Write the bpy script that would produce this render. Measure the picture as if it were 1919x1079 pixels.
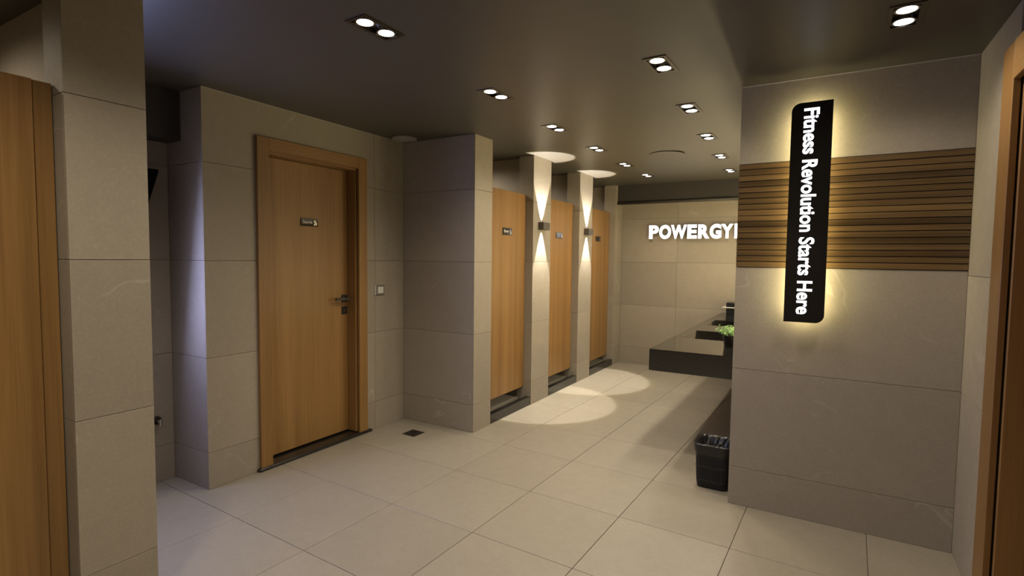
import bpy, bmesh, math, random
from mathutils import Vector, Matrix

random.seed(7)
S = bpy.context.scene
COL = S.collection
for o in list(bpy.data.objects):
    bpy.data.objects.remove(o)

# ------------------------------------------------------------------ camera
F_PX, YAW, PITCH, ROLL, CAM_H = 993.59, math.radians(30.425), math.radians(3.2464), math.radians(0.665), 1.4863
fwd = Vector((-math.sin(YAW) * math.cos(PITCH), math.cos(YAW) * math.cos(PITCH), -math.sin(PITCH)))
rgt = Vector((math.cos(YAW), math.sin(YAW), 0))
upv = rgt.cross(fwd)
r2 = rgt * math.cos(ROLL) + upv * math.sin(ROLL)
u2 = -rgt * math.sin(ROLL) + upv * math.cos(ROLL)
camd = bpy.data.cameras.new('camera')
camd.sensor_width = 36.0
camd.lens = F_PX / 1919 * 36.0
camd.clip_start = 0.02
cam = bpy.data.objects.new('camera', camd)
COL.objects.link(cam)
m = Matrix((r2, u2, -fwd)).transposed().to_4x4()
m.translation = Vector((0, 0, CAM_H))
cam.matrix_world = m
S.camera = cam

# ------------------------------------------------------------------ world, exposure, light levels
w = bpy.data.worlds.new('world')
w.use_nodes = True
w.node_tree.nodes['Background'].inputs[0].default_value = (0.5, 0.45, 0.4, 1)
w.node_tree.nodes['Background'].inputs[1].default_value = 0.0
S.world = w
S.view_settings.view_transform = 'Standard'
S.view_settings.look = 'None'
S.view_settings.exposure = 0.0
S.view_settings.gamma = 1.0
S.view_settings.use_curve_mapping = False
LAMP_W = 26.0            # each lamp of a twin downlight
LAMP_COL = (1.0, 0.88, 0.70)
LAMP_CONE = math.radians(147)
STALL_W = 26.0
SCONCE_UP, SCONCE_DOWN = 165.0, 135.0
SCREEN_E = 20.0
HALO_E = 27.0
MIRROR_E = 7.0
SHELF_E = 225.0
LETTER_E = 1.7

# ------------------------------------------------------------------ key dimensions (metres)
H = 2.505                # ceiling
XS = -3.295              # sauna wall face
XT = -2.515              # cubicle front
XN = -2.385              # near pillar front
XB = -3.72               # rear of niche and cubicles
XR = -0.455              # corridor side of sign wall
YS = 3.424               # sign wall face
YP = 3.657               # pillar side face
YB = 7.40                # end wall
XE = 0.62                # entry wall face
YF = -1.7                # wall behind
COURSE = [0.0, 0.235, 0.838, 1.448, 2.053, H]
TT = 0.010               # tile thickness
GAP = 0.0022             # joint width


# ------------------------------------------------------------------ material helpers
class NT:
    def __init__(self, name):
        self.m = bpy.data.materials.new(name)
        self.m.use_nodes = True
        self.t = self.m.node_tree
        self.b = self.t.nodes['Principled BSDF']

    def n(self, typ, **kw):
        nd = self.t.nodes.new(typ)
        for k, v in kw.items():
            setattr(nd, k, v)
        return nd

    def l(self, a, b):
        self.t.links.new(a, b)

    def val(self, sock, v):
        sock.default_value = v


def mixcol(nt, fac, a, b, blend='MIX'):
    x = nt.n('ShaderNodeMix', data_type='RGBA', blend_type=blend)
    for sock, v in ((x.inputs[0], fac), (x.inputs[6], a), (x.inputs[7], b)):
        if hasattr(v, 'is_linked'):
            nt.l(v, sock)
        else:
            sock.default_value = v if not isinstance(v, tuple) or len(v) == 4 else (*v, 1)
    return x.outputs[2]


def mathn(nt, op, a, b=None, c=None, clamp=False):
    x = nt.n('ShaderNodeMath', operation=op, use_clamp=clamp)
    for i, v in enumerate((a, b, c)):
        if v is None:
            continue
        if hasattr(v, 'is_linked'):
            nt.l(v, x.inputs[i])
        else:
            x.inputs[i].default_value = v
    return x.outputs[0]


def ramp(nt, fac, stops):
    x = nt.n('ShaderNodeValToRGB')
    while len(x.color_ramp.elements) < len(stops):
        x.color_ramp.elements.new(0.5)
    for e, (p, c) in zip(x.color_ramp.elements, stops):
        e.position = p
        e.color = (*c, 1) if len(c) == 3 else c
    nt.l(fac, x.inputs[0])
    return x.outputs[0]


def coords(nt, scale=(1, 1, 1), rnd=30.0):
    """world position, shifted by a random amount for each object, then scaled"""
    g = nt.n('ShaderNodeNewGeometry')
    oi = nt.n('ShaderNodeObjectInfo')
    v = nt.n('ShaderNodeVectorMath', operation='MULTIPLY_ADD')
    nt.l(oi.outputs['Random'], v.inputs[0])
    v.inputs[1].default_value = (rnd, rnd * 1.7, rnd * 0.6)
    nt.l(g.outputs['Position'], v.inputs[2])
    s = nt.n('ShaderNodeVectorMath', operation='MULTIPLY')
    nt.l(v.outputs[0], s.inputs[0])
    s.inputs[1].default_value = scale
    return s.outputs[0], oi.outputs['Random']


def noise(nt, vec, scale, detail=4, rough=0.55, dist=0.0):
    x = nt.n('ShaderNodeTexNoise')
    nt.l(vec, x.inputs['Vector'])
    x.inputs['Scale'].default_value = scale
    x.inputs['Detail'].default_value = detail
    x.inputs['Roughness'].default_value = rough
    x.inputs['Distortion'].default_value = dist
    return x.outputs['Fac']


def bump(nt, height, strength, dist=0.002):
    x = nt.n('ShaderNodeBump')
    x.inputs['Strength'].default_value = strength
    x.inputs['Distance'].default_value = dist
    nt.l(height, x.inputs['Height'])
    nt.l(x.outputs[0], nt.b.inputs['Normal'])


def plain(name, col, rough=0.5, metal=0.0, spec=0.5, coat=0.0):
    nt = NT(name)
    v, _ = coords(nt)
    f = noise(nt, v, 9.0, 3)
    c = mixcol(nt, f, tuple(x * 0.9 for x in col), tuple(min(1, x * 1.1) for x in col))
    nt.l(c, nt.b.inputs['Base Color'])
    nt.val(nt.b.inputs['Roughness'], rough)
    nt.val(nt.b.inputs['Metallic'], metal)
    nt.val(nt.b.inputs['Specular IOR Level'], spec)
    nt.val(nt.b.inputs['Coat Weight'], coat)
    return nt.m


def emit(name, col, e, base=(0.8, 0.8, 0.8)):
    nt = NT(name)
    nt.val(nt.b.inputs['Base Color'], (*base, 1))
    nt.val(nt.b.inputs['Emission Color'], (*col, 1))
    nt.val(nt.b.inputs['Emission Strength'], e)
    nt.val(nt.b.inputs['Roughness'], 0.4)
    return nt.m


def stone(name, dark, light, vein, rough, veinamt, scale=1.0, tone=0.14):
    nt = NT(name)
    v, rnd = coords(nt)
    big = noise(nt, v, 1.6 * scale, 5, 0.6, 0.6)
    fine = noise(nt, v, 14 * scale, 6, 0.65)
    c = mixcol(nt, big, dark, light)
    c = mixcol(nt, mathn(nt, 'MULTIPLY', fine, 0.35), c, tuple(x * 0.72 for x in dark))
    speck = noise(nt, v, 90 * scale, 3, 0.6)
    c = mixcol(nt, ramp(nt, speck, [(0.45, (0, 0, 0)), (0.75, (0.25, 0.25, 0.25))]), c, tuple(min(1, x * 1.25) for x in light))
    # thin pale veins, broken up
    vn = noise(nt, v, 1.15 * scale, 3, 0.5, 1.2)
    ridge = mathn(nt, 'ABSOLUTE', mathn(nt, 'SUBTRACT', vn, 0.5))
    line = ramp(nt, ridge, [(0.0, (1, 1, 1)), (0.006, (0, 0, 0))])
    mask = ramp(nt, noise(nt, v, 3.3 * scale, 3), [(0.52, (0, 0, 0)), (0.66, (veinamt,) * 3)])
    c = mixcol(nt, mathn(nt, 'MULTIPLY', line, mask), c, vein)
    t = mathn(nt, 'MULTIPLY_ADD', rnd, tone, 1.0 - tone / 2)
    hv = nt.n('ShaderNodeHueSaturation')
    nt.l(t, hv.inputs['Value'])
    nt.l(c, hv.inputs['Color'])
    nt.l(hv.outputs[0], nt.b.inputs['Base Color'])
    rr = mathn(nt, 'MULTIPLY_ADD', fine, 0.2, rough - 0.1)
    nt.l(rr, nt.b.inputs['Roughness'])
    bump(nt, fine, 0.12, 0.002)
    return nt.m


def wood(name, dark, light, axis, rough=0.42, tone=0.12, freq=1.0):
    nt = NT(name)
    sc = [26 * freq, 26 * freq, 26 * freq]
    sc[axis] = 0.55 * freq
    v, rnd = coords(nt, tuple(sc))
    broad = noise(nt, v, 0.32, 3, 0.5, 0.4)
    grain = noise(nt, v, 2.4, 5, 0.65, 0.25)
    sc2 = [170.0, 170.0, 170.0]
    sc2[axis] = 3.0
    v2, _ = coords(nt, tuple(sc2))
    pore = noise(nt, v2, 1.0, 2, 0.5)
    f = mathn(nt, 'ADD', mathn(nt, 'MULTIPLY', broad, 0.75), mathn(nt, 'MULTIPLY', grain, 0.45))
    c = ramp(nt, f, [(0.38, dark), (0.80, light)])
    c = mixcol(nt, ramp(nt, pore, [(0.5, (0, 0, 0)), (0.75, (0.30, 0.30, 0.30))]), c, tuple(x * 0.62 for x in dark))
    t = mathn(nt, 'MULTIPLY_ADD', rnd, tone, 1.0 - tone / 2)
    hv = nt.n('ShaderNodeHueSaturation')
    nt.l(t, hv.inputs['Value'])
    nt.l(c, hv.inputs['Color'])
    nt.l(hv.outputs[0], nt.b.inputs['Base Color'])
    nt.val(nt.b.inputs['Roughness'], rough)
    bump(nt, grain, 0.06, 0.001)
    return nt.m


def granite(name, rough, ior=1.6):
    nt = NT(name)
    v, _ = coords(nt, rnd=5)
    a = noise(nt, v, 120, 4, 0.7)
    vo = nt.n('ShaderNodeTexVoronoi')
    nt.l(v, vo.inputs['Vector'])
    vo.inputs['Scale'].default_value = 34
    base = ramp(nt, a, [(0.40, (0.006, 0.0055, 0.005)), (0.68, (0.028, 0.025, 0.021)), (0.8, (0.06, 0.055, 0.045))])
    spot = ramp(nt, vo.outputs['Distance'], [(0.0, (0.55, 0.55, 0.55)), (0.16, (0, 0, 0))])
    keep = ramp(nt, noise(nt, v, 21, 2), [(0.56, (0, 0, 0)), (0.63, (1, 1, 1))])
    c = mixcol(nt, mathn(nt, 'MULTIPLY', spot, keep), base, (0.42, 0.37, 0.30, 1))
    nt.l(c, nt.b.inputs['Base Color'])
    nt.val(nt.b.inputs['Roughness'], rough)
    nt.val(nt.b.inputs['Specular IOR Level'], 0.5)
    nt.val(nt.b.inputs['IOR'], ior)
    return nt.m


M = {}
M['wall'] = stone('taupe_stone', (0.275, 0.235, 0.182), (0.365, 0.318, 0.250), (0.56, 0.52, 0.44), 0.62, 0.35)
M['floor'] = stone('beige_floor_stone', (0.262, 0.230, 0.176), (0.325, 0.288, 0.225), (0.42, 0.385, 0.32), 0.40, 0.12, 1.1, 0.07)
M['grout'] = plain('grout', (0.20, 0.172, 0.133), 0.85)
M['floorgrout'] = plain('floor_grout', (0.115, 0.095, 0.070), 0.85)
M['ceil'] = plain('charcoal_ceiling_paint', (0.070, 0.061, 0.047), 0.42)
M['beam'] = plain('charcoal_soffit_paint', (0.040, 0.035, 0.030), 0.55)
M['oakz'] = wood('oak_laminate_upright', (0.195, 0.098, 0.026), (0.330, 0.182, 0.060), 2)
M['oaky'] = wood('oak_laminate_lintel', (0.195, 0.098, 0.026), (0.330, 0.182, 0.060), 1)
M['slat'] = wood('walnut_slat', (0.034, 0.020, 0.008), (0.158, 0.096, 0.039), 0, 0.27, 0.5, 0.8)
M['slatback'] = plain('slat_backing', (0.012, 0.010, 0.008), 0.8)
M['granite'] = granite('black_granite', 0.16)
M['granite_top'] = granite('black_granite_polished', 0.06, 1.75)
M['black'] = plain('black_powder_coat', (0.012, 0.012, 0.012), 0.38)
M['blackgloss'] = plain('black_gloss', (0.010, 0.009, 0.008), 0.10, coat=0.3)
M['plastic'] = plain('black_plastic', (0.008, 0.008, 0.009), 0.40, spec=0.35)
M['matt'] = plain('matt_black', (0.004, 0.004, 0.004), 0.9, spec=0.1)
M['bag'] = plain('black_bag_film', (0.010, 0.010, 0.010), 0.30)
M['chrome'] = plain('brushed_steel', (0.55, 0.53, 0.50), 0.22, 1.0)
M['steel'] = plain('dull_steel', (0.16, 0.14, 0.12), 0.38, 1.0)
M['white'] = plain('white_plastic', (0.62, 0.60, 0.55), 0.4)
M['greyplastic'] = plain('grey_plastic', (0.16, 0.15, 0.13), 0.45)
M['disc'] = plain('pale_grille', (0.36, 0.34, 0.31), 0.5)
M['bronze'] = plain('bronze_paint', (0.095, 0.082, 0.062), 0.42, 0.3)
M['leaf'] = plain('leaf_green', (0.16, 0.30, 0.09), 0.5)
M['stem'] = plain('stem_green', (0.07, 0.12, 0.04), 0.6)
M['soil'] = plain('soil', (0.02, 0.014, 0.009), 0.9)
M['lens'] = emit('lamp_lens', (1.0, 0.95, 0.86), 14.0)
M['stall_lens'] = emit('cubicle_lamp_lens', (1.0, 0.93, 0.82), 6.0)
M['sconce_lens'] = emit('sconce_lens', (1.0, 0.96, 0.92), 4.0)
M['letter'] = emit('lit_letter_white', (1.0, 0.975, 1.0), LETTER_E)
M['letterside'] = plain('letter_return_grey', (0.45, 0.43, 0.42), 0.45)
M['halo'] = emit('led_strip_warm', (1.0, 0.87, 0.47), HALO_E)
M['mirror_led'] = emit('mirror_led_warm', (1.0, 0.82, 0.40), MIRROR_E)
M['shelf_led'] = emit('strip_led_warm', (1.0, 0.84, 0.48), SHELF_E)
M['mirror'] = plain('mirror_glass', (0.85, 0.87, 0.86), 0.02, 1.0)
M['screen'] = emit('screen_blue', (0.46, 0.52, 1.0), SCREEN_E, (0.02, 0.02, 0.02))
M['platetext'] = plain('plate_lettering', (0.60, 0.58, 0.54), 0.4)
M['tray'] = plain('shower_floor', (0.30, 0.27, 0.22), 0.5)


# ------------------------------------------------------------------ object helpers
def tag(o, label=None, cat=None, group=None, kind=None):
    if label:
        o['label'] = label
    if cat:
        o['category'] = cat
    if group:
        o['group'] = group
    if kind:
        o['kind'] = kind
    return o


def link(name, data, parent=None, loc=(0, 0, 0), rz=0.0):
    o = bpy.data.objects.new(name, data)
    COL.objects.link(o)
    o.location = loc
    o.rotation_euler = (0, 0, rz)
    if parent is not None:
        o.parent = parent
    return o


def empty(name, loc, rz=0.0, parent=None):
    o = link(name, None, parent, loc, rz)
    o.empty_display_size = 0.1
    return o


def mesh_from_bm(bm, name, mat, smooth=False):
    bmesh.ops.recalc_face_normals(bm, faces=bm.faces)
    me = bpy.data.meshes.new(name)
    bm.to_mesh(me)
    bm.free()
    for mt in (mat if isinstance(mat, (list, tuple)) else [mat]):
        me.materials.append(mt)
    if smooth:
        for p in me.polygons:
            p.use_smooth = True
    return me


def add_box(bm, x0, x1, y0, y1, z0, z1):
    vs = [bm.verts.new((x, y, z)) for x in (x0, x1) for y in (y0, y1) for z in (z0, z1)]
    fs = []
    for a in ((0, 1, 3, 2), (4, 6, 7, 5), (0, 4, 5, 1), (2, 3, 7, 6), (0, 2, 6, 4), (1, 5, 7, 3)):
        fs.append(bm.faces.new([vs[i] for i in a]))
    return vs, fs


def add_cyl(bm, c, axis, r, length, n=24, r_end=None):
    """solid cylinder starting at c along +axis ('x','y','z')"""
    a = {'x': Vector((1, 0, 0)), 'y': Vector((0, 1, 0)), 'z': Vector((0, 0, 1))}[axis] if isinstance(axis, str) else Vector(axis).normalized()
    t = a.orthogonal().normalized()
    b = a.cross(t)
    re_ = r if r_end is None else r_end
    r0 = [bm.verts.new(Vector(c) + (t * math.cos(i * math.tau / n) + b * math.sin(i * math.tau / n)) * r) for i in range(n)]
    r1 = [bm.verts.new(Vector(c) + a * length + (t * math.cos(i * math.tau / n) + b * math.sin(i * math.tau / n)) * re_) for i in range(n)]
    for i in range(n):
        bm.faces.new((r0[i], r0[(i + 1) % n], r1[(i + 1) % n], r1[i]))
    bm.faces.new(list(reversed(r0)))
    bm.faces.new(r1)


def add_ring(bm, c, r_in, r_out, z0, z1, n=28):
    """upright ring (annular prism)"""
    rings = []
    for r, z in ((r_in, z0), (r_out, z0), (r_out, z1), (r_in, z1)):
        rings.append([bm.verts.new((c[0] + r * math.cos(i * math.tau / n), c[1] + r * math.sin(i * math.tau / n), c[2] + z)) for i in range(n)])
    for k in range(4):
        a, b = rings[k], rings[(k + 1) % 4]
        for i in range(n):
            bm.faces.new((a[i], a[(i + 1) % n], b[(i + 1) % n], b[i]))


def bevel_all(bm, off, seg=1):
    bmesh.ops.bevel(bm, geom=list(bm.edges), offset=off, segments=seg, profile=0.5, affect='EDGES')


_cache = {}


def box_obj(name, parent, mat, x0, x1, y0, y1, z0, z1, bev=0.0, seg=1):
    """bevelled box; alike boxes share their mesh"""
    dx, dy, dz = abs(x1 - x0), abs(y1 - y0), abs(z1 - z0)
    key = (round(dx, 4), round(dy, 4), round(dz, 4), mat.name, bev, seg)
    me = _cache.get(key)
    if me is None:
        bm = bmesh.new()
        add_box(bm, -dx / 2, dx / 2, -dy / 2, dy / 2, -dz / 2, dz / 2)
        if bev:
            bevel_all(bm, min(bev, 0.45 * min(dx, dy, dz)), seg)
        me = mesh_from_bm(bm, name, mat)
        _cache[key] = me
    c = Vector(((x0 + x1) / 2, (y0 + y1) / 2, (z0 + z1) / 2))
    if parent is not None:
        c = c - Vector(parent.location)
    return link(name, me, parent, c)


def bm_obj(name, parent, mat, fn, smooth=False):
    """mesh built by fn(bm) in the parent's own frame"""
    bm = bmesh.new()
    fn(bm)
    return link(name, mesh_from_bm(bm, name, mat, smooth), parent)


def prism_poly(bm, pts, to3, d0, d1):
    a = [bm.verts.new(to3(u, v, d0)) for u, v in pts]
    b = [bm.verts.new(to3(u, v, d1)) for u, v in pts]
    n = len(pts)
    for i in range(n):
        bm.faces.new((a[i], a[(i + 1) % n], b[(i + 1) % n], b[i]))
    bm.faces.new(a)
    bm.faces.new(list(reversed(b)))


def tiles(parent, axis, plane, sign, us, zs=COURSE, skip=None, trim=(0, 0)):
    """clad one face with stone tiles. axis: 'x' = face at x=plane running along y, 'y' = face at y=plane running along x.
    sign: the way the face looks. us: joints along the run, zs: joints in height."""
    for i in range(len(us) - 1):
        for k in range(len(zs) - 1):
            if skip and skip(i, k):
                continue
            u0 = us[i] + (GAP / 2 if i > 0 else trim[0])
            u1 = us[i + 1] - (GAP / 2 if i < len(us) - 2 else trim[1])
            z0 = zs[k] + (GAP / 2 if k > 0 else 0.001)
            z1 = zs[k + 1] - (GAP / 2 if k < len(zs) - 2 else 0.001)
            a, b = sorted((plane, plane - sign * TT))
            if axis == 'x':
                box_obj('tile', parent, M['wall'], a, b, u0, u1, z0, z1, 0.0008)
            else:
                box_obj('tile', parent, M['wall'], u0, u1, a, b, z0, z1, 0.0008)


def structure(name, label, cat, boxes, mat):
    """a piece of the setting: a grout core of boxes; tiles become its children"""
    bm = bmesh.new()
    for b in boxes:
        add_box(bm, *b)
    o = link(name, mesh_from_bm(bm, name, mat))
    return tag(o, label, cat, kind='structure')


# ================================================================== SETTING
# ---- floor: one slab of mortar with a skewed grid of square tiles
fl = structure('floor', 'beige stone tiled floor with thin dark joints', 'floor', [(XB - 0.1, XE + 0.9, YF - 0.1, YB + 0.6, -0.06, -0.004)], M['floorgrout'])
TH, GA, GB, GX0, GY0 = -0.0362, 0.600, 0.6129, -1.0694, 2.2465
bm = bmesh.new()
add_box(bm, -GA / 2 + 0.0016, GA / 2 - 0.0016, -GB / 2 + 0.0016, GB / 2 - 0.0016, -0.012, 0.0)
bevel_all(bm, 0.001)
tile_me = mesh_from_bm(bm, 'floor_tile', M['floor'])
ct, st = math.cos(TH), math.sin(TH)
for i in range(-6, 4):
    for j in range(-6, 10):
        gx, gy = GX0 + (i + 0.5) * GA, GY0 + (j + 0.5) * GB
        X, Y = ct * gx - st * gy, st * gx + ct * gy
        if not (XB - 0.35 < X < XE + 0.3 and YF - 0.2 < Y < YB + 0.34):
            continue
        if X < -2.95 and Y > 3.95:      # under the cubicles
            continue
        if X < -2.8 and Y < 0.5:
            continue
        if X > 0.0 and Y > YS + 0.4:
            continue
        link('tile', tile_me, fl, (X, Y, 0), TH)

# ---- downlight positions: measured twin fixtures along two lines, plus the next of each line behind
DL = [(-1.766, 1.780), (-1.808, 2.851), (-1.855, 3.803), (-1.862, 4.692), (-1.895, 5.604), (-1.897, 6.43),
      (0.250, 2.761), (-0.777, 2.832), (-0.822, 3.732), (-0.872, 4.645), (-0.916, 5.571), (-0.962, 6.497),
      (-1.70, 0.38), (-0.72, 0.55), (-0.70, -0.75)]
STALL_DL = [(-3.18, 4.32), (-3.18, 5.42), (-3.18, 6.62), (-3.12, 0.42)]
HX, HY = 0.050, 0.112


def ceiling_mesh():
    holes = [(x - HX, x + HX, y - HY, y + HY) for x, y in DL] + [(x - 0.04, x + 0.04, y - 0.04, y + 0.04) for x, y in STALL_DL]
    x0, x1, y0, y1 = XB - 0.1, XE + 0.9, YF - 0.1, YB + 0.1
    xs = sorted({x0, x1, *(h[0] for h in holes), *(h[1] for h in holes)})
    ys = sorted({y0, y1, *(h[2] for h in holes), *(h[3] for h in holes)})
    bm = bmesh.new()
    vg = {}
    V = lambda i, j: vg.setdefault((i, j), bm.verts.new((xs[i], ys[j], H))) if (i, j) not in vg else vg[(i, j)]
    for i in range(len(xs) - 1):
        for j in range(len(ys) - 1):
            cx, cy = (xs[i] + xs[i + 1]) / 2, (ys[j] + ys[j + 1]) / 2
            if any(a < cx < b and c < cy < d for a, b, c, d in holes):
                continue
            bm.faces.new((V(i, j), V(i, j + 1), V(i + 1, j + 1), V(i + 1, j)))
    me = bpy.data.meshes.new('ceiling')
    add_box(bm, x0, x1, y0, y1, H + 0.14, H + 0.2)
    for a, b in (((x0, y0), (x1, y0 + .01)), ((x0, y1 - .01), (x1, y1)), ((x0, y0), (x0 + .01, y1)), ((x1 - .01, y0), (x1, y1))):
        add_box(bm, a[0], b[0], a[1], b[1], H, H + 0.14)
    bm.to_mesh(me)
    bm.free()
    me.materials.append(M['ceil'])
    return me


tag(link('ceiling', ceiling_mesh()), 'dark charcoal painted flat ceiling with recessed lamps', 'ceiling', kind='structure')

# ---- sauna wall (with door opening) and its return into the niche
D0, D1, DZ = 2.255, 3.135, 2.235
wl = structure('wall_left', 'taupe stone tiled wall around the wooden sauna door', 'wall',
               [(XB, XS - TT, 1.86 + TT, D0, 0, H), (XB, XS - TT, D1, YP + 0.02, 0, H), (XB, XS - TT, D0, D1, DZ, H), (XB, XB + 0.02, D0, D1, 0, DZ)], M['grout'])
tiles(wl, 'x', XS, 1, [1.86, D0], COURSE[:5], trim=(0, 0))
tiles(wl, 'x', XS, 1, [D1, 3.30, YP - 0.001], COURSE[:5])


def to_x(u, v, d):
    return (d, u, v)


bm = bmesh.new()
z4 = COURSE[4] + GAP / 2
prism_poly(bm, [(1.86, z4), (D0, z4), (D0, DZ), (D1, DZ), (D1, z4), (3.30 - GAP / 2, z4), (3.30 - GAP / 2, H - 0.001), (1.86, H - 0.001)], to_x, XS - TT, XS)
link('tile', mesh_from_bm(bm, 'tile', M['wall']), wl)
tiles(wl, 'x', XS, 1, [3.30, YP - 0.001], [COURSE[4] + GAP / 2, H], trim=(GAP / 2, 0))
tiles(wl, 'y', 1.86, -1, [XB + 0.03, XS - TT - 0.0005])

# ---- pillar blocks of the cubicle line
P1 = structure('pillar', 'deep taupe stone pillar between the wall switch corner and the first cubicle', 'pillar',
               [(XS - 0.02, XT - TT, YP + TT, 3.926 - TT, 0, H), (XB, XS - 0.02, 3.70, 3.926 - TT, 0, H)], M['grout'])
tiles(P1, 'x', XT, 1, [YP, 3.926])
tiles(P1, 'y', YP, -1, [XS, XT - TT - 0.0005])
tiles(P1, 'y', 3.926, 1, [XB + 0.03, XT - TT - 0.0005])
cub = [(4.685, 5.076, 4.78, 4.98, 'taupe stone pillar between first and second cubicle doors'),
       (5.843, 6.240, 5.94, 6.14, 'taupe stone pillar between second and third cubicle doors'),
       (7.090, YB - 0.001, 7.19, YB - 0.001, 'short taupe stone pillar beside the end wall')]
for a, b, pa, pb, lab in cub:
    pl = structure('pillar', lab, 'pillar', [(-2.682 + 0.001, XT - TT, a + TT, b - (TT if b < YB - 0.1 else 0), 0, H), (XB, -2.682, pa + TT, pb - (TT if b < YB - 0.1 else 0), 0, H)], M['grout'])
    tiles(pl, 'x', XT, 1, [a, b])
    tiles(pl, 'y', a, -1, [-2.682, XT - TT - 0.0005])
    tiles(pl, 'y', pa, -1, [XB + 0.03, -2.683])
    if b < YB - 0.1:
        tiles(pl, 'y', b, 1, [-2.682, XT - TT - 0.0005])
        tiles(pl, 'y', pb, 1, [XB + 0.03, -2.683])

wc = structure('wall_side', 'taupe stone wall at the rear of the cubicles', 'wall', [(XB - 0.1, XB + 0.02, 3.7, YB + 0.1, 0, H)], M['grout'])
tiles(wc, 'x', XB + 0.03, 1, [3.926, 4.78, 4.98, 5.94, 6.14, 7.19])

# ---- end wall
wb = structure('wall_back', 'taupe stone end wall behind the glowing letters', 'wall', [(XB, XE, YB + TT, YB + 0.1, 0, H)], M['grout'])
tiles(wb, 'y', YB, -1, [XT, -1.735, -0.535, XR])
sof = structure('beam', 'dark painted dropped beam along the top of the end wall', 'beam', [(XT, XR, 7.17, YB - 0.0005, 2.262, H - 0.0005)], M['beam'])
bm_obj('edge_trim', sof, M['beam'], lambda b: add_cyl(b, (XT, 7.170, 2.262), 'x', 0.022, XR - XT, 20), True)

# ---- sign wall block (its corridor side carries the counter)
wr = structure('wall_right', 'taupe stone wall block carrying the tall black sign', 'wall', [(XR + TT, XE + 0.3, YS + TT, YB, 0, H)], M['grout'])
tiles(wr, 'y', YS, -1, [XR, XE - 0.0005], skip=lambda i, k: k == 3)
tiles(wr, 'x', XR, -1, [YS + TT + 0.0005, 4.35, 5.55, 6.75, YB - 0.001])

M['bead'] = plain('pale_sealant', (0.42, 0.40, 0.36), 0.5)
box_obj('sealant_bead', wr, M['bead'], XR + 0.001, XE - 0.001, YS - 0.0035, YS - 0.0003, H - 0.0055, H - 0.0005)
box_obj('sealant_bead', wl, M['bead'], XS + 0.0003, XS + 0.003, 1.862, YP - 0.002, H - 0.0045, H - 0.0005)
# ---- entry wall with a door, and the walls behind
E0, E1, EZ = 1.86, 2.795, 2.235
we = structure('wall_entry', 'taupe stone return wall beside the dark wooden door', 'wall',
               [(XE + TT, XE + 0.28, E1, YS + 0.4, 0, H), (XE + TT, XE + 0.28, YF, E0, 0, H), (XE + TT, XE + 0.28, E0, E1, EZ, H)], M['grout'])
zz = [0, 0.838, 1.424, H]
tiles(we, 'x', XE, -1, [E1, YS - 0.0005], zz)
tiles(we, 'x', XE, -1, [YF, -0.4, 0.8, E0], zz)
wf = structure('wall_front', 'taupe stone wall closing the room behind the viewer', 'wall', [(XB, XE + 0.3, YF - 0.1, YF - TT, 0, H)], M['grout'])
tiles(wf, 'y', YF, 1, [XB, -2.4, -1.2, 0.0, XE])

# ---- near pillar, its partition, niche
pn = structure('pillar', 'tall taupe stone pillar next to the nearest oak cubicle door', 'pillar',
               [(-2.543, XN - TT, 0.855 + TT, 1.125 - TT, 0, H), (XB, -2.543, 0.94 + TT, 1.125 - TT, 0, H)], M['grout'])
zn = [0, 0.250, 0.855, 1.461, 2.065, H]
tiles(pn, 'x', XN, 1, [0.855, 1.125], zn)
tiles(pn, 'y', 0.855, -1, [-2.543, XN - TT - 0.0005], zn)
tiles(pn, 'y', 0.94, -1, [XB + 0.03, -2.5435], zn)
tiles(pn, 'y', 1.125, 1, [XB + 0.03, XN - TT - 0.0005], zn)
pn2 = structure('pillar', 'taupe stone wall section past the nearest cubicle, beyond the picture edge', 'pillar', [(XB, XN - TT, YF, 0.06, 0, H)], M['grout'])
tiles(pn2, 'x', XN, 1, [YF, -1.0, 0.06 + TT], zn)
tiles(pn2, 'y', 0.06 + TT, 1, [XB + 0.03, XN - TT - 0.0005], zn)
wn = structure('wall_niche', 'dim taupe stone rear wall of the bluish niche', 'wall', [(XB - 0.1, XB + 0.02, YF, 3.7, 0, H)], M['grout'])
tiles(wn, 'x', XB + 0.03, 1, [0.06 + TT, 0.94], zn)
tiles(wn, 'x', XB + 0.03, 1, [1.125 + 0.0005, 1.86 - 0.0005])
structure('beam', 'dark box beam over the niche beside the sauna wall', 'beam', [(XB + 0.031, -3.528, 1.126, 1.859, 2.198, H - 0.0005)], M['beam'])


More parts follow.
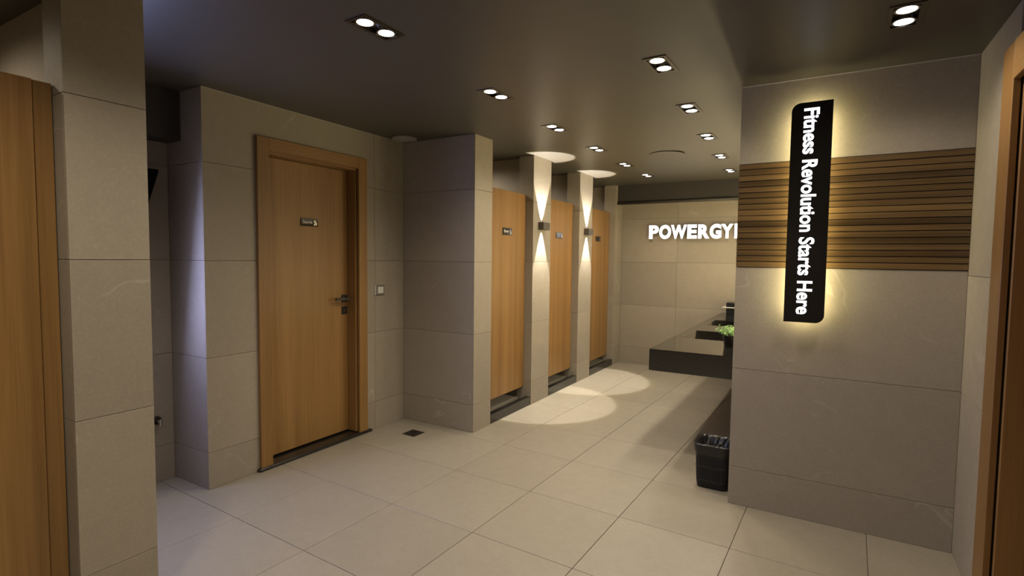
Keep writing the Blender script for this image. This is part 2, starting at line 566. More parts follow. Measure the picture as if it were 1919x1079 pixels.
# ================================================================== DOORS
def text_letters(body, size, offset, extrude, length=None, space=1.0, bevel=0.0):
    """lettering as a list of meshes data (verts, faces), one for each letter, in the xy plane starting at x=0"""
    cu = bpy.data.curves.new('lettering', 'FONT')
    cu.body = body
    cu.size = size
    cu.offset = offset
    cu.extrude = extrude
    cu.space_character = space
    cu.resolution_u = 4
    o = bpy.data.objects.new('lettering', cu)
    COL.objects.link(o)
    dg = bpy.context.evaluated_depsgraph_get()
    me = bpy.data.meshes.new_from_object(o.evaluated_get(dg))
    bpy.data.objects.remove(o)
    bpy.data.curves.remove(cu)
    bm = bmesh.new()
    bm.from_mesh(me)
    bpy.data.meshes.remove(me)
    bmesh.ops.remove_doubles(bm, verts=bm.verts, dist=1e-5)
    xs = [v.co.x for v in bm.verts]
    x0, x1 = min(xs), max(xs)
    k = length / (x1 - x0) if length else 1.0
    for v in bm.verts:
        v.co.x = (v.co.x - x0) * k
    # islands
    seen, isl = set(), []
    for v in bm.verts:
        if v in seen:
            continue
        st_, comp = [v], []
        seen.add(v)
        while st_:
            q = st_.pop()
            comp.append(q)
            for e in q.link_edges:
                z = e.other_vert(q)
                if z not in seen:
                    seen.add(z)
                    st_.append(z)
        isl.append(comp)
    boxes = sorted(((min(v.co.x for v in c), max(v.co.x for v in c), c) for c in isl), key=lambda t: t[0])
    groups = []
    for a, b, c in boxes:
        if groups and (min(groups[-1][1], b) - max(groups[-1][0], a)) > 0.6 * min(b - a, groups[-1][1] - groups[-1][0]):
            groups[-1][2].extend(c)
            groups[-1][1] = max(groups[-1][1], b)
        else:
            groups.append([a, b, list(c)])
    out = []
    for a, b, c in groups:
        idx = {v: i for i, v in enumerate(c)}
        vs = [v.co.copy() for v in c]
        fs = [[idx[v] for v in f.verts] for f in bm.faces if f.verts[0] in idx]
        out.append((vs, fs))
    bm.free()
    return out


def letter_obj(name, parent, data, mat, fn, sidemat=None):
    vs, fs = data
    me = bpy.data.meshes.new(name)
    me.from_pydata([fn(v) for v in vs], [], fs)
    me.materials.append(mat)
    bm = bmesh.new()
    bm.from_mesh(me)
    bmesh.ops.recalc_face_normals(bm, faces=bm.faces)
    bm.to_mesh(me)
    bm.free()
    if sidemat:
        me.materials.append(sidemat[0])
        for p in me.polygons:
            if not sidemat[1](p.normal):
                p.material_index = 1
    return link(name, me, parent)


def name_plate(parent, x, y, z, wy, hz, text=None, icon_glint=True):
    """small dark gloss plate fixed on a door face that looks along +x; y, z is its centre"""
    def body(b):
        add_box(b, 0, 0.006, -wy / 2, wy / 2, -hz / 2, hz / 2)
        bevel_all(b, 0.002)
    pl = bm_obj('name_plate', parent, M['blackgloss'], body)
    pl.location = Vector((x, y, z)) - Vector(parent.location)
    tag(pl, 'small glossy black name plate')
    if text:
        for d in text_letters(text, hz * 0.62, 0.0004, 0.0006, wy * 0.56):
            letter_obj('letter', pl, d, M['platetext'], lambda v: (0.0066 + v.z, v.x - wy * 0.40, v.y - hz * 0.16))
    if icon_glint:
        def wave(b):
            for q, (cy, cz, r) in enumerate(((wy * 0.30, hz * 0.10, hz * 0.17), (wy * 0.36, -hz * 0.18, hz * 0.20), (wy * 0.27, -hz * 0.30, hz * 0.12))):
                add_cyl(b, (0.0062, cy, cz), 'x', r, 0.0012, 14)
        bm_obj('icon_glint', pl, M['chrome'], wave)  # metal discs standing in for an icon and a silvery corner reflection
    return pl


def full_door(name, label, px, sgn, y0, y1, ztop, A=0.085, depth=0.095):
    """framed oak door in a wall face x=px that looks along sgn: architrave, jamb lining, leaf, lever"""
    r = empty(name, (px, (y0 + y1) / 2, 0))
    tag(r, label, 'door', kind='structure')

    def bx(nm, a, b, c, d, e, f, mat='oakz', bev=0.002):
        xa, xb = sorted((px + sgn * a, px + sgn * b))
        return box_obj(nm, r, M[mat], xa, xb, c, d, e, f, bev)
    bx('architrave', 0.0005, 0.024, y0 - A, y0 + 0.004, 0.022, ztop + A)
    bx('architrave', 0.0005, 0.024, y1 - 0.004, y1 + A, 0.022, ztop + A)
    bx('architrave', 0.0005, 0.024, y0 + 0.0045, y1 - 0.0045, ztop - 0.004, ztop + A, 'oaky')
    # lining boards set just behind the architrave, showing a narrow edge
    bx('jamb_lining', -0.150, -0.006, y0, y0 + 0.020, 0.03, ztop - 0.018)
    bx('jamb_lining', -0.150, -0.006, y1 - 0.020, y1, 0.03, ztop - 0.018)
    bx('jamb_lining', -0.150, -0.006, y0, y1, ztop - 0.018, ztop + 0.002, 'oaky')
    leaf = bx('leaf', -depth - 0.04, -depth, y0 + 0.0225, y1 - 0.0225, 0.036, ztop - 0.021)
    return r, leaf


SD0, SD1, SDZ = 2.294, 3.108, 2.196
sd, leaf = full_door('door_1', 'framed oak sauna door with black lever handle', XS, 1, SD0, SD1, SDZ)
LX = XS - 0.095


def lever(parent, lx, sgn, yc, z, ydir):
    h = empty('handle', Vector((lx, yc, z)) - Vector(parent.location), parent=parent)
    def rose(b):
        add_box(b, 0, sgn * 0.009, -0.027, 0.027, -0.030, 0.030)
        bevel_all(b, 0.0015)
    bm_obj('rose', h, M['black'], rose)
    def lev(b):
        add_cyl(b, (sgn * 0.008, 0, 0), (sgn, 0, 0), 0.010, 0.040, 16)
        add_box(b, sgn * 0.040, sgn * 0.056, min(0.012 * -ydir, ydir * 0.125), max(0.012 * -ydir, ydir * 0.125), -0.010, 0.010)
    bm_obj('lever', h, M['black'], lev)
    def key(b):
        add_box(b, 0, sgn * 0.008, -0.027, 0.027, -0.128, -0.066)
        bevel_all(b, 0.0015)
    bm_obj('key_plate', h, M['black'], key)
    def cyl(b):
        add_cyl(b, (sgn * 0.007, 0.004, -0.090), (sgn, 0, 0), 0.0075, 0.003, 14)
        add_box(b, sgn * 0.007, sgn * 0.0095, -0.001, 0.008, -0.112, -0.094)
    bm_obj('keyhole', h, M['chrome'], cyl)
    return h


lever(sd, LX, 1, 3.047, 1.139, -1)
name_plate(sd, LX, 2.712, 1.739, 0.158, 0.060, 'Sauna')
tag(structure('trim_1', 'black speckled granite threshold under the sauna door', 'threshold', [(XS - 0.14, XS + 0.030, 2.255, 3.135, 0.0, 0.024)], M['granite']))


def thresh(b):
    add_box(b, 0.0, 0.034, 2.190 - 2.7, 3.235 - 2.7, 0.0, 0.0215)
    bevel_all(b, 0.004)


t = bm_obj('nosing', None, M['granite'], thresh)
t.parent = bpy.data.objects['trim_1']
t.location = (XS + 0.0005, 2.7, 0)


def cubicle_door(name, label, dx, y0, y1, z0, z1, plate=None, text=None, icon_glint=True):
    """oak cubicle door hung between two pillars, face at x=dx looking along +x, clear of floor and ceiling"""
    r = empty(name, (dx, (y0 + y1) / 2, 0))
    tag(r, label, 'door', kind='structure')
    box_obj('leaf', r, M['oakz'], dx - 0.032, dx, y0 + 0.004, y1 - 0.062, z0, z1, 0.0015)
    box_obj('hinge_stile', r, M['oakz'], dx - 0.040, dx - 0.012, y1 - 0.058, y1 - 0.002, z0, z1, 0.0015)
    if plate:
        name_plate(r, dx, plate[0], plate[1], 0.165, 0.066, text, icon_glint)
    return r


cubicle_door('door_2', 'oak cubicle door closest to the floor drain', -2.590, 3.926, 4.685, 0.185, 2.118, (4.305, 1.735), 'Shower')
cubicle_door('door_3', 'oak cubicle door between the two wall lamps', -2.590, 5.076, 5.843, 0.172, 2.132, (5.445, 1.745))
cubicle_door('door_4', 'oak cubicle door next to the end wall', -2.590, 6.240, 7.090, 0.150, 2.132, (6.64, 1.75))
cubicle_door('door_5', 'oak cubicle door at the picture edge beside the tall near pillar', -2.460, 0.07, 0.853, 0.17, 2.105)

ed, _ = full_door('door_6', 'dark oak framed door set in the return wall by the slat panel', XE, -1, E0 + 0.04, E1 - 0.04, EZ - 0.04, 0.145)
lever(ed, XE + 0.095, -1, E0 + 0.11, 1.10, 1)
tag(structure('trim_2', 'black granite threshold under the door in the return wall', 'threshold', [(XE - 0.03, XE + 0.15, E0 - 0.03, E1 + 0.03, 0.0, 0.022)], M['granite']))

# cubicle kerbs and wet floors
for k, (a, b, n) in enumerate(((3.926, 4.685, 'first'), (5.076, 5.843, 'second'), (6.240, 7.090, 'third'))):
    structure('kerb', 'black granite kerb under the %s cubicle door' % n, 'kerb', [(-2.575, XT - 0.004, a + 0.001, b - 0.001, 0.0, 0.083)], M['granite'])
    sf = structure('shower_floor', 'pale stone floor inside the %s cubicle' % n, 'floor', [(XB + 0.032, -2.66, a + 0.001, b - 0.001, 0.0, 0.058)], M['tray'])
    def grate(bmx, a=a, b=b):
        add_box(bmx, -2.658, -2.578, a + 0.002, b - 0.002, 0.001, 0.030)
    bm_obj('channel_drain', sf, M['black'], grate)


# ================================================================== SLAT PANEL, SIGN, LETTERS
sp = empty('slat_panel', (0.08, YS, 1.75))
tag(sp, 'walnut panel of narrow horizontal slats across the sign wall', 'wall panel')
PZ0, PZ1, NS = 1.4485, 2.0525, 18
box_obj('backing', sp, M['slatback'], XR + 0.001, XE - 0.001, YS + 0.002, YS + TT - 0.0003, PZ0, PZ1)
dz = (PZ1 - PZ0) / NS
for i in range(NS):
    z0 = PZ0 + i * dz
    box_obj('slat', sp, M['slat'], XR + 0.0005, XE - 0.0005, YS - 0.006, YS + 0.0022, z0 + 0.0022, z0 + dz - 0.0022, 0.0008)

BX0, BX1, BZ0, BZ1, BY = -0.186, 0.011, 1.149, 2.353, YS - 0.078
sg = empty('sign_board', (-0.087, YS, 1.147))
tag(sg, 'tall black backlit sign reading Fitness Revolution Starts Here', 'sign')


def board_pts(ins, R):
    x0, x1, z0, z1 = BX0 + ins + 0.087, BX1 - ins + 0.087, ins, BZ1 - BZ0 - ins
    pts = [(x0, z0)]
    for k in range(9):                                  # rounded lower corner on one side
        a = -math.pi / 2 + k * math.pi / 16
        pts.append((x1 - R + R * math.cos(a), z0 + R + R * math.sin(a)))
    pts.append((x1, z1))
    for k in range(9):                                  # and the opposite upper one
        a = math.pi / 2 + k * math.pi / 16
        pts.append((x0 + R + R * math.cos(a), z1 - R + R * math.sin(a)))
    return pts


def to_y(u, v, d):
    return (u, d, v)


bm_obj('board', sg, M['blackgloss'], lambda b: prism_poly(b, board_pts(0, 0.045), to_y, BY - YS, BY - YS + 0.016))


def led(b):
    o = board_pts(0.030, 0.03)
    n = len(o)
    a0 = [b.verts.new(to_y(u, v, -0.060)) for u, v in o]
    a1 = [b.verts.new(to_y(u, v, -0.030)) for u, v in o]
    for i in range(n):
        b.faces.new((a0[i], a0[(i + 1) % n], a1[(i + 1) % n], a1[i]))


bm_obj('led_strip', sg, M['halo'], led)
bm_obj('mount_box', sg, M['black'], lambda b: prism_poly(b, board_pts(0.032, 0.03), to_y, -0.0615, -0.0065))
let = text_letters('Fitness Revolution Starts Here', 0.101, 0.0026, 0.0015, 1.125, 1.0)
for d in let:
    letter_obj('letter', sg, d, M['letter'], lambda v: (v.y - 0.036, BY - YS - 0.0016 + v.z, 1.171 - v.x))

lg = empty('wall_lettering', (-1.4, YB, 1.763))
tag(lg, 'glowing white raised letters reading POWERGYM on the end wall', 'lettering')
LXR = [(-2.113, -1.978), (-1.973, -1.811), (-1.815, -1.604), (-1.597, -1.474), (-1.458, -1.312), (-1.312, -1.166), (-1.170, -1.022), (-1.008, -0.830)]
for d, (xa, xb), s_ in zip([text_letters(ch, 0.27, 0.0135, 0.016)[0] for ch in 'POWERGY'], LXR, 'POWERGY'):
    us, vs_ = [v.x for v in d[0]], [v.y for v in d[0]]
    u0, u1, v0, v1 = min(us), max(us), min(vs_), max(vs_)
    ov = 0.003 if s_ in 'OG' else 0.0
    letter_obj('letter', lg, d, M['letter'], lambda v: (xa + 1.4 + (v.x - u0) / (u1 - u0) * (xb - xa), -0.045 - v.z, 0.008 - ov + (v.y - v0) / (v1 - v0) * (0.187 + 2 * ov)),
               (M['letterside'], lambda n: n.y < -0.5))

MP = [(0, 0), (0, 1), (0.29, 1), (0.5, 0.36), (0.71, 1), (1, 1), (1, 0), (0.80, 0), (0.80, 0.74), (0.585, 0), (0.415, 0), (0.20, 0.74), (0.20, 0)]
mm = bm_obj('letter', lg, [M['letter'], M['letterside']], lambda b: prism_poly(b, [(LXR[7][0] + 1.4 + u * (LXR[7][1] - LXR[7][0]), 0.008 + v * 0.187) for u, v in MP], to_y, -0.061, -0.029))
for p in mm.data.polygons:
    p.material_index = 0 if p.normal.y < -0.5 else 1

# ================================================================== LIGHT FITTINGS


def spot(name, parent, loc, watts, cone, blend, col, radius, up=False):
    ld = bpy.data.lights.new(name, 'SPOT')
    ld.energy = watts
    ld.spot_size = cone
    ld.spot_blend = blend
    ld.color = col
    ld.shadow_soft_size = radius
    o = bpy.data.objects.new(name, ld)
    COL.objects.link(o)
    o.location = loc
    o.rotation_euler = (math.pi if up else 0, 0, 0)
    o.parent = parent
    return o


ring_me = lens_me = None


def downlight_meshes():
    bm = bmesh.new()
    add_ring(bm, (0, 0, 0), 0.036, 0.044, -0.002, 0.020, 28)
    ring = mesh_from_bm(bm, 'bezel', M['chrome'], False)
    bm = bmesh.new()
    add_cyl(bm, (0, 0, 0.010), 'z', 0.0362, 0.004, 28)
    lens = mesh_from_bm(bm, 'lens', M['lens'])
    bm = bmesh.new()
    a, b = HX - 0.001, HY - 0.001
    for x0, x1, y0, y1 in ((-a, -a + 0.003, -b, b), (a - 0.003, a, -b, b), (-a, a, -b, -b + 0.003), (-a, a, b - 0.003, b)):
        add_box(bm, x0, x1, y0, y1, 0.0, 0.075)
    add_box(bm, -a, a, -b, b, 0.072, 0.078)
    add_box(bm, -a + 0.004, a - 0.004, -b + 0.004, b - 0.004, 0.016, 0.020)
    hous = mesh_from_bm(bm, 'housing', M['steel'])
    bm = bmesh.new()
    f = 0.012
    for x0, x1, y0, y1 in ((-a - f, -a + 0.004, -b - f, b + f), (a - 0.004, a + f, -b - f, b + f), (-a + 0.004, a - 0.004, -b - f, -b + 0.004), (-a + 0.004, a - 0.004, b - 0.004, b + f)):
        add_box(bm, x0, x1, y0, y1, -0.005, -0.0005)
    trim = mesh_from_bm(bm, 'frame', M['steel'])
    return ring, lens, hous, trim


RING, LENS, HOUS, TRIM = downlight_meshes()
DLAB = ['large twin downlight above the floor before the sauna door', 'twin downlight in line with the wall switch corner',
        'twin downlight above the first oak cubicle door', 'twin downlight above the pillar of the first wall lamp',
        'twin downlight above the second oak cubicle door', 'twin downlight close to the dark beam, before the third cubicle',
        'twin downlight in front of the tall black sign', 'large twin downlight in front of the sign wall edge',
        'twin downlight above the waste bin and counter end', 'twin downlight above the potted plant on the counter',
        'twin downlight above the middle of the black counter', 'twin downlight close to the beam, above the far counter end',
        'twin downlight behind the viewer near the tall pillar', 'twin downlight behind the viewer in the middle', 'twin downlight at the rear wall']
POWER = {DLAB[2]: 0.82, DLAB[3]: 0.78, DLAB[4]: 0.78, DLAB[5]: 0.85, DLAB[6]: 0.75, DLAB[7]: 0.85, DLAB[12]: 1.25, DLAB[13]: 1.15}    # power factors chosen to balance brightness around each fixture
for (x, y), lab in zip(DL, DLAB):
    r = empty('ceiling_downlight', (x, y, H), -0.02)
    tag(r, lab, 'downlight', 'twin downlights in the ceiling')
    link('housing', HOUS, r)
    link('frame', TRIM, r)
    for s in (-1, 1):
        g = link('bezel', RING, r, (0, s * 0.0635, 0))
        link('lens', LENS, g)
        spot('lamp', g, (0, 0, 0.004), LAMP_W * POWER.get(lab, 1.0), LAMP_CONE, 0.85, LAMP_COL, 0.03)

bm = bmesh.new()
add_ring(bm, (0, 0, 0), 0.032, 0.052, -0.004, -0.0005, 24)
add_ring(bm, (0, 0, 0), 0.032, 0.036, -0.001, 0.06, 24)
SR = mesh_from_bm(bm, 'bezel', M['steel'])
bm = bmesh.new()
add_cyl(bm, (0, 0, 0.014), 'z', 0.0322, 0.004, 24)
SL = mesh_from_bm(bm, 'lens', M['stall_lens'])
for (x, y), n in zip(STALL_DL, ('first cubicle', 'second cubicle', 'third cubicle', 'cubicle at the picture edge')):
    r = empty('ceiling_spotlight', (x, y, H))
    tag(r, 'small round ceiling spotlight inside the ' + n, 'downlight', 'cubicle spotlights')
    link('bezel', SR, r)
    link('lens', SL, r)
    spot('lamp', r, (0, 0, 0.006), STALL_W, math.radians(165), 0.7, LAMP_COL, 0.025)

for yc, lab in ((4.862, 'bronze up and down wall lamp between first and second cubicle doors'), (6.058, 'bronze up and down wall lamp between second and third cubicle doors')):
    r = empty('wall_sconce', (XT, yc, 1.8125))
    tag(r, lab, 'wall lamp', 'box wall lamps on the pillars')

    def shell(b):
        d, wv, h = 0.062, 0.072, 0.0375
        for x0, x1, y0, y1 in ((0.0005, 0.004, -wv, wv), (d - 0.004, d, -wv, wv), (0.004, d - 0.004, -wv, -wv + 0.004), (0.004, d - 0.004, wv - 0.004, wv)):
            add_box(b, x0, x1, y0, y1, -h, h)
    bm_obj('body', r, M['bronze'], shell)
    for s in (-1, 1):
        def ln(b, s=s):
            add_cyl(b, (0.030, 0, s * 0.012), (0, 0, s), 0.016, 0.006, 18)
        g = bm_obj('lens', r, M['sconce_lens'], ln)
    bm_obj('divider', r, M['bronze'], lambda b: add_box(b, 0.004, 0.058, -0.068, 0.068, -0.012, 0.012))
    spot('lamp', r, (0.024, 0, 0.020), SCONCE_UP, math.radians(51), 0.12, (1.0, 0.94, 0.92), 0.006, up=True)
    spot('lamp', r, (0.024, 0, 0.020), SCONCE_UP * 0.16, math.radians(57), 0.25, (1.0, 0.85, 0.22), 0.006, up=True)  # added wider yellow beam, only for the coloured rim of the up light
    spot('lamp', r, (0.024, 0, -0.020), SCONCE_DOWN, math.radians(48), 0.12, (1.0, 0.94, 0.92), 0.006)
    spot('lamp', r, (0.024, 0, -0.020), SCONCE_DOWN * 0.20, math.radians(54), 0.3, (1.0, 0.85, 0.22), 0.006)  # likewise an added yellow beam, rimming the pool of the down light

# ================================================================== SMALL CEILING / WALL / FLOOR FITTINGS
r = empty('ceiling_speaker', (-3.165, 3.527, H))
tag(r, 'round pale ceiling speaker in the corner over the wall switch', 'speaker')
bm_obj('rim', r, M['disc'], lambda b: add_ring(b, (0, 0, 0), 0.096, 0.106, -0.009, -0.0005, 36))


def grille(b):
    add_cyl(b, (0, 0, -0.0005), (0, 0, -1), 0.0962, 0.006, 36, 0.094)
    for rr in (0.03, 0.055, 0.08):
        add_ring(b, (0, 0, 0), rr - 0.002, rr + 0.002, -0.0078, -0.006, 30)
    add_cyl(b, (0, 0, -0.006), (0, 0, -1), 0.010, 0.003, 14)


bm_obj('grille', r, M['disc'], grille)

r = empty('ceiling_speaker', (-1.345, 5.22, H))
tag(r, 'flush round ceiling speaker painted like the ceiling, sagging at one edge', 'speaker')
d = bm_obj('cover', r, M['ceil'], lambda b: add_cyl(b, (0, 0, 0), (0, 0, -1), 0.165, 0.003, 40))
d.rotation_euler = (math.radians(-0.6), math.radians(1.5), 0)
d.location = (0, 0, -0.0062)
bm_obj('opening', r, M['slatback'], lambda b: add_cyl(b, (0, 0, -0.0004), (0, 0, -1), 0.155, 0.001, 40))

r = empty('wall_switch', (XS, 3.352, 1.198))
tag(r, 'grey wall switch with white rocker beside the sauna door', 'switch')


def sw(b):
    add_box(b, 0.0005, 0.012, -0.052, 0.052, -0.042, 0.042)
    bevel_all(b, 0.002)


bm_obj('plate', r, M['greyplastic'], sw)
bm_obj('rocker', r, M['white'], lambda b: add_box(b, 0.011, 0.016, -0.030, 0.034, -0.028, 0.028))
bm_obj('edge_strip', r, M['white'], lambda b: add_box(b, 0.0005, 0.0135, -0.058, -0.052, -0.043, 0.043))

r = empty('floor_drain', (-2.932, 3.377, 0.0), TH)
tag(r, 'square dark metal floor drain at the foot of the deep pillar', 'drain')


def dframe(b):
    for x0, x1, y0, y1 in ((-0.066, -0.054, -0.066, 0.066), (0.054, 0.066, -0.066, 0.066), (-0.054, 0.054, -0.066, -0.054), (-0.054, 0.054, 0.054, 0.066)):
        add_box(b, x0, x1, y0, y1, 0.0002, 0.0035)


bm_obj('frame', r, M['steel'], dframe)
bm_obj('plate', r, M['black'], lambda b: add_box(b, -0.054, 0.054, -0.054, 0.054, 0.0002, 0.0016))
bm_obj('grate_ring', r, M['steel'], lambda b: add_ring(b, (0, 0, 0), 0.038, 0.046, 0.0016, 0.0045, 28))


def bars(b):
    for k in range(-2, 3):
        hl = math.sqrt(0.038 ** 2 - (k * 0.014) ** 2)
        add_box(b, k * 0.014 - 0.003, k * 0.014 + 0.003, -hl, hl, 0.0016, 0.0035)


bm_obj('grate', r, M['steel'], bars)

# television in the niche: its blue picture lights the niche side, the floor and the ceiling before it
tv = empty('television', (XB + 0.031, 1.39, 1.42))
tag(tv, 'black television mounted in the niche behind the tall near pillar', 'television')
TX = 0.225
tilt = []
tilt.append(bm_obj('casing', tv, M['black'], lambda b: add_box(b, -0.045, 0, -0.235, 0.165, -0.47, 0.47)))
tilt.append(bm_obj('screen', tv, M['screen'], lambda b: add_box(b, -0.001, 0.003, -0.222, 0.152, -0.455, 0.455)))
for o in tilt:
    o.location = (TX, 0, 0)
    o.rotation_euler = (0, math.radians(11), 0)


bm_obj('wall_plate', tv, M['black'], lambda b: add_box(b, 0.0005, TX - 0.040, -0.10, 0.10, -0.12, 0.12))

ws = empty('wall_speaker', (XB + 0.031, 1.672, 1.755))
tag(ws, 'black wedge shaped wall speaker high in the niche', 'speaker')


def wedge(b):
    prism_poly(b, [(0.0005, 0.245), (0.160, 0.245), (0.160, 0.230), (0.0005, 0.0)], lambda u, v, dd: (u, dd, v), -0.052, 0.053)


bm_obj('cabinet', ws, M['matt'], wedge)
bm_obj('grille', ws, M['matt'], lambda b: prism_poly(b, [(0.150, 0.2135), (0.153, 0.2120), (0.018, 0.0175), (0.015, 0.019)], lambda u, v, dd: (u + 0.0015, dd, v), -0.044, 0.045))

tp = empty('wall_tap', (XB + 0.03, 1.752, 0.41))
tag(tp, 'small chrome wall tap low in the niche', 'tap')
bm_obj('rose', tp, M['black'], lambda b: add_cyl(b, (0.0005, 0, 0), 'x', 0.026, 0.012, 20))
bm_obj('spout', tp, M['chrome'], lambda b: (add_cyl(b, (0.01, 0, 0), 'x', 0.012, 0.045, 14), add_cyl(b, (0.050, 0, 0.012), (0, 0, -1), 0.010, 0.04, 14)))

# ================================================================== COUNTER
CX0, CY0, CZ0, CZ1 = -1.137, 4.04, 0.634, 0.800
vc = empty('vanity_counter', ((CX0 + XR) / 2, CY0, CZ0))
tag(vc, 'long black granite washbasin counter fixed to the corridor wall', 'counter')
bas = [(4.78, 5.36), (5.86, 6.42)]
BXA, BXB = -1.052, -0.60


def slab(b):
    xs = [CX0, BXA, BXB, XR - 0.0005]
    ys = [CY0] + [v for p in bas for v in p] + [YB - 0.0005]
    ox, oy, oz = vc.location
    hole = lambda i, j: i == 1 and j % 2 == 1
    vg = {}
    def V(i, j, z):
        k = (i, j, z)
        if k not in vg:
            vg[k] = b.verts.new((xs[i] - ox, ys[j] - oy, z - oz))
        return vg[k]
    for i in range(3):
        for j in range(len(ys) - 1):
            if not hole(i, j):
                b.faces.new((V(i, j, CZ1), V(i + 1, j, CZ1), V(i + 1, j + 1, CZ1), V(i, j + 1, CZ1)))
            b.faces.new((V(i, j, CZ0), V(i, j + 1, CZ0), V(i + 1, j + 1, CZ0), V(i + 1, j, CZ0)))
    n = len(ys) - 1
    for i in range(3):
        b.faces.new((V(i, 0, CZ0), V(i + 1, 0, CZ0), V(i + 1, 0, CZ1), V(i, 0, CZ1)))
        b.faces.new((V(i, n, CZ0), V(i, n, CZ1), V(i + 1, n, CZ1), V(i + 1, n, CZ0)))
    for j in range(n):
        b.faces.new((V(0, j, CZ0), V(0, j, CZ1), V(0, j + 1, CZ1), V(0, j + 1, CZ0)))
        b.faces.new((V(3, j, CZ0), V(3, j + 1, CZ0), V(3, j + 1, CZ1), V(3, j, CZ1)))


bm_obj('slab', vc, M['granite_top'], slab)
for y0, y1 in bas:
    def basin(b, y0=y0, y1=y1):
        ox, oy, oz = vc.location
        prof = [(BXA, CZ1), (-0.955, 0.690), (BXB, 0.682), (BXB, CZ1)]
        A = [b.verts.new((x - ox, y0 - oy, z - oz)) for x, z in prof]
        B = [b.verts.new((x - ox, y1 - oy, z - oz)) for x, z in prof]
        for k in range(3):
            b.faces.new((A[k], B[k], B[k + 1], A[k + 1]))
        b.faces.new(A)
        b.faces.new(B)
    bm = bmesh.new()
    basin(bm)
    me = bpy.data.meshes.new('basin')
    bm.to_mesh(me)
    bm.free()
    me.materials.append(M['granite_top'])
    bo = link('basin', me, vc)
    def slot(b, y0=y0, y1=y1):
        ox, oy, oz = vc.location
        add_box(b, -0.66 - ox, -0.64 - ox, y0 + 0.12 - oy, y1 - 0.12 - oy, 0.684 - oz, 0.687 - oz)
    bm_obj('drain_slot', bo, M['steel'], slot)

bx = empty('counter_dispenser', (-0.95, 7.22, CZ1))
tag(bx, 'black box dispenser with a pale tray at the far counter end', 'dispenser')
bm_obj('body', bx, M['plastic'], lambda b: (add_box(b, -0.10, 0.12, -0.06, 0.06, 0.0, 0.082), bevel_all(b, 0.003)))
bm_obj('tray', bx, M['white'], lambda b: (add_box(b, -0.145, 0.15, -0.08, 0.08, 0.0825, 0.096), bevel_all(b, 0.003)))
bm_obj('lid', bx, M['plastic'], lambda b: (add_box(b, -0.10, 0.12, -0.06, 0.06, 0.0965, 0.150), bevel_all(b, 0.003)))

# backlit mirror over the counter: it faces the cubicles and washes the ceiling above it
mr = empty('wall_mirror', (XR, 5.75, 1.62))
tag(mr, 'wide mirror with luminous border over the counter, on the corridor side of the sign wall', 'mirror')
ML, MH = 1.45, 0.46
bm_obj('back_box', mr, M['black'], lambda b: add_box(b, -0.030, -0.0005, -ML + 0.01, ML - 0.01, -MH + 0.01, MH - 0.01))
bm_obj('glass', mr, M['mirror'], lambda b: add_box(b, -0.036, -0.0305, -ML + 0.045, ML - 0.045, -MH + 0.045, MH - 0.045))


def mled(b):
    y, z, f = ML, MH, 0.0445
    for y0, y1, z0, z1 in ((-y, y, z - f, z), (-y, y, -z, -z + f), (-y, -y + f, -z + f, z - f), (y - f, y, -z + f, z - f)):
        add_box(b, -0.040, -0.0305, y0, y1, z0, z1)


bm_obj('luminous_border', mr, M['mirror_led'], mled)
up = empty('light_strip', (XR, 5.35, 0.90))
tag(up, 'slim black light strip washing up the wall between mirror and counter', 'light strip')
bm_obj('profile', up, M['black'], lambda b: add_box(b, -0.045, -0.0005, -1.2, 1.2, -0.02, 0.0))
bm_obj('diffuser', up, M['shelf_led'], lambda b: add_box(b, -0.040, -0.006, -1.19, 1.19, 0.0002, 0.002))

# potted plant
pp = empty('potted_plant', (-0.632, 4.50, CZ1))
tag(pp, 'small leafy green plant in a black pot on the counter', 'plant')


def pot(b):
    n = 28
    prof = [(0.0, 0.0), (0.034, 0.0), (0.044, 0.088), (0.047, 0.088), (0.047, 0.098), (0.040, 0.098), (0.039, 0.080)]
    rings = []
    for rr, z in prof:
        if rr == 0:
            rings.append([b.verts.new((0, 0, z))])
        else:
            rings.append([b.verts.new((rr * math.cos(i * math.tau / n), rr * math.sin(i * math.tau / n), z)) for i in range(n)])
    for i in range(n):
        b.faces.new((rings[0][0], rings[1][(i + 1) % n], rings[1][i]))
    for k in range(1, len(rings) - 1):
        for i in range(n):
            b.faces.new((rings[k][i], rings[k][(i + 1) % n], rings[k + 1][(i + 1) % n], rings[k + 1][i]))


bm_obj('pot', pp, M['blackgloss'], pot)
bm_obj('soil', pp, M['soil'], lambda b: add_cyl(b, (0, 0, 0.074), 'z', 0.0395, 0.008, 20))
stems = []
rng = random.Random(3)
for k in range(46):
    a = rng.uniform(0, math.tau)
    q = rng.uniform(0.015, 0.115)
    hgt = rng.uniform(0.035, 0.085) * (1.0 if q < 0.08 else 0.7)
    stems.append((Vector((math.cos(a) * 0.02, math.sin(a) * 0.02, 0.08)), Vector((math.cos(a) * q, math.sin(a) * q, 0.085 + hgt))))


def stemmesh(b):
    for p0, p1 in stems:
        add_cyl(b, p0, p1 - p0, 0.0011, (p1 - p0).length, 5, 0.0006)


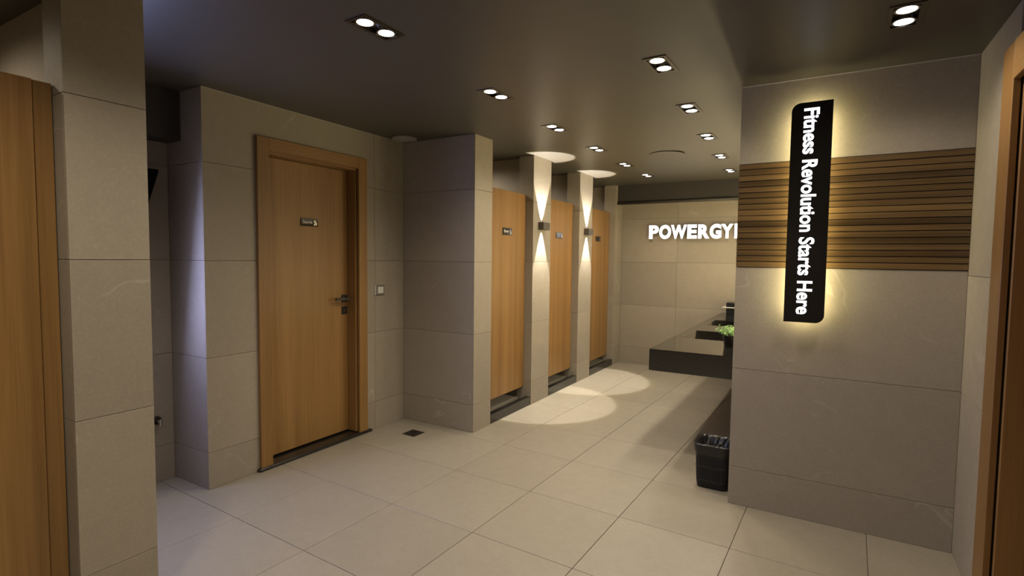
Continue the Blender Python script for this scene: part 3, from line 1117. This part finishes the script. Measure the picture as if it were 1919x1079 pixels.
def leafmesh(b):
    for p0, p1 in stems:
        for t_ in range(7):
            f = 0.35 + 0.65 * t_ / 6
            c = p0.lerp(p1, f)
            ax = Vector((rng.uniform(-1, 1), rng.uniform(-1, 1), rng.uniform(-0.2, 0.7))).normalized()
            L, W = rng.uniform(0.013, 0.026), rng.uniform(0.004, 0.008)
            sd_ = ax.cross(Vector((rng.uniform(-.3, .3), rng.uniform(-.3, .3), 1))).normalized()
            nrm = sd_.cross(ax)
            v = [c, c + ax * L * 0.45 + sd_ * W - nrm * 0.001, c + ax * L - nrm * 0.003, c + ax * L * 0.45 - sd_ * W - nrm * 0.001, c + ax * L * 0.5 + nrm * 0.0015]
            v = [b.verts.new(x) for x in v]
            for i in range(4):
                b.faces.new((v[i], v[(i + 1) % 4], v[4]))


bm_obj('stems', pp, M['stem'], stemmesh)
lf = bm_obj('foliage', pp, M['leaf'], leafmesh)
tag(lf, 'fine pale green leaves', kind='stuff')

# ================================================================== WASTE BIN
wbn = empty('waste_bin', (-0.578, 3.655, 0.0))
tag(wbn, 'black ribbed plastic waste bin with liner bag, below the counter end', 'bin')


def rrect(hx, hy, R, n=112):
    """points around a rounded rectangle, with their outward normals"""
    out = []
    seg = [(hx - R, hy - R, 0), (-(hx - R), hy - R, math.pi / 2), (-(hx - R), -(hy - R), math.pi), (hx - R, -(hy - R), 1.5 * math.pi)]
    path = []
    for cx, cy, a0 in seg:
        for k in range(9):
            a = a0 + k * math.pi / 16
            path.append((Vector((cx + R * math.cos(a), cy + R * math.sin(a))), Vector((math.cos(a), math.sin(a)))))
    path.append(path[0])
    ln = [0]
    for i in range(len(path) - 1):
        ln.append(ln[-1] + (path[i + 1][0] - path[i][0]).length)
    j = 0
    for k in range(n):
        s = ln[-1] * k / n
        while ln[j + 1] < s:
            j += 1
        f = (s - ln[j]) / max(1e-9, ln[j + 1] - ln[j])
        out.append((path[j][0].lerp(path[j + 1][0], f), path[j][1].lerp(path[j + 1][1], f).normalized()))
    return out


def loft(b, rings, close_bottom=True):
    n = len(rings[0])
    for k in range(len(rings) - 1):
        for i in range(n):
            b.faces.new((rings[k][i], rings[k][(i + 1) % n], rings[k + 1][(i + 1) % n], rings[k + 1][i]))
    if close_bottom:
        b.faces.new(list(reversed(rings[0])))


BHX, BHY, BH = 0.108, 0.105, 0.292


def binbody(b):
    rings = []
    lv = [(0.0, -0.012, 0), (0.006, -0.004, 0), (0.040, 0, 0), (0.052, 0, 0), (0.056, 0, 1), (0.130, 0, 1), (0.133, 0.002, 0), (0.145, 0.002, 0), (0.148, 0, 1),
          (0.212, 0, 1), (0.216, 0.001, 0), (0.262, 0.003, 0), (0.264, 0.008, 0), (BH, 0.008, 0), (BH, 0.003, 0), (0.20, 0.0, 0)]
    for z, off, rib in lv:
        tp_ = 0.90 + 0.10 * z / BH
        pts = rrect(BHX * tp_, BHY * tp_, 0.040 * tp_)
        rings.append([b.verts.new((p.x + nn.x * (off - (0.003 if rib and i % 2 else 0)), p.y + nn.y * (off - (0.003 if rib and i % 2 else 0)), z)) for i, (p, nn) in enumerate(pts)])
    loft(b, rings)


bm_obj('body', wbn, M['plastic'], binbody)


def liner(b):
    rg = random.Random(5)
    rings = []
    lv = [(0.222, 0.0045, 0.003), (0.250, 0.009, 0.003), (BH - 0.002, 0.0125, 0.0015), (BH + 0.005, 0.006, 0.004), (BH - 0.004, -0.008, 0.006), (0.262, -0.016, 0.008), (0.235, -0.030, 0.012), (0.21, -0.055, 0.014)]
    for z, off, jit in lv:
        tp_ = 0.90 + 0.10 * min(z, BH) / BH
        pts = rrect(BHX * tp_, BHY * tp_, 0.040 * tp_, 84)
        ring = []
        w1 = 0
        for i, (p, nn) in enumerate(pts):
            w1 = 0.5 * w1 + 0.5 * rg.uniform(-1, 1)
            o_ = off + jit * w1 * (1 if off < 0.004 else 0.5)
            ring.append(b.verts.new((p.x + nn.x * o_, p.y + nn.y * o_, z + (jit * rg.uniform(-1, 1) * 0.8))))
        rings.append(ring)
    loft(b, rings, False)
    b.faces.new(rings[-1])


bm_obj('liner_bag', wbn, M['bag'], liner)
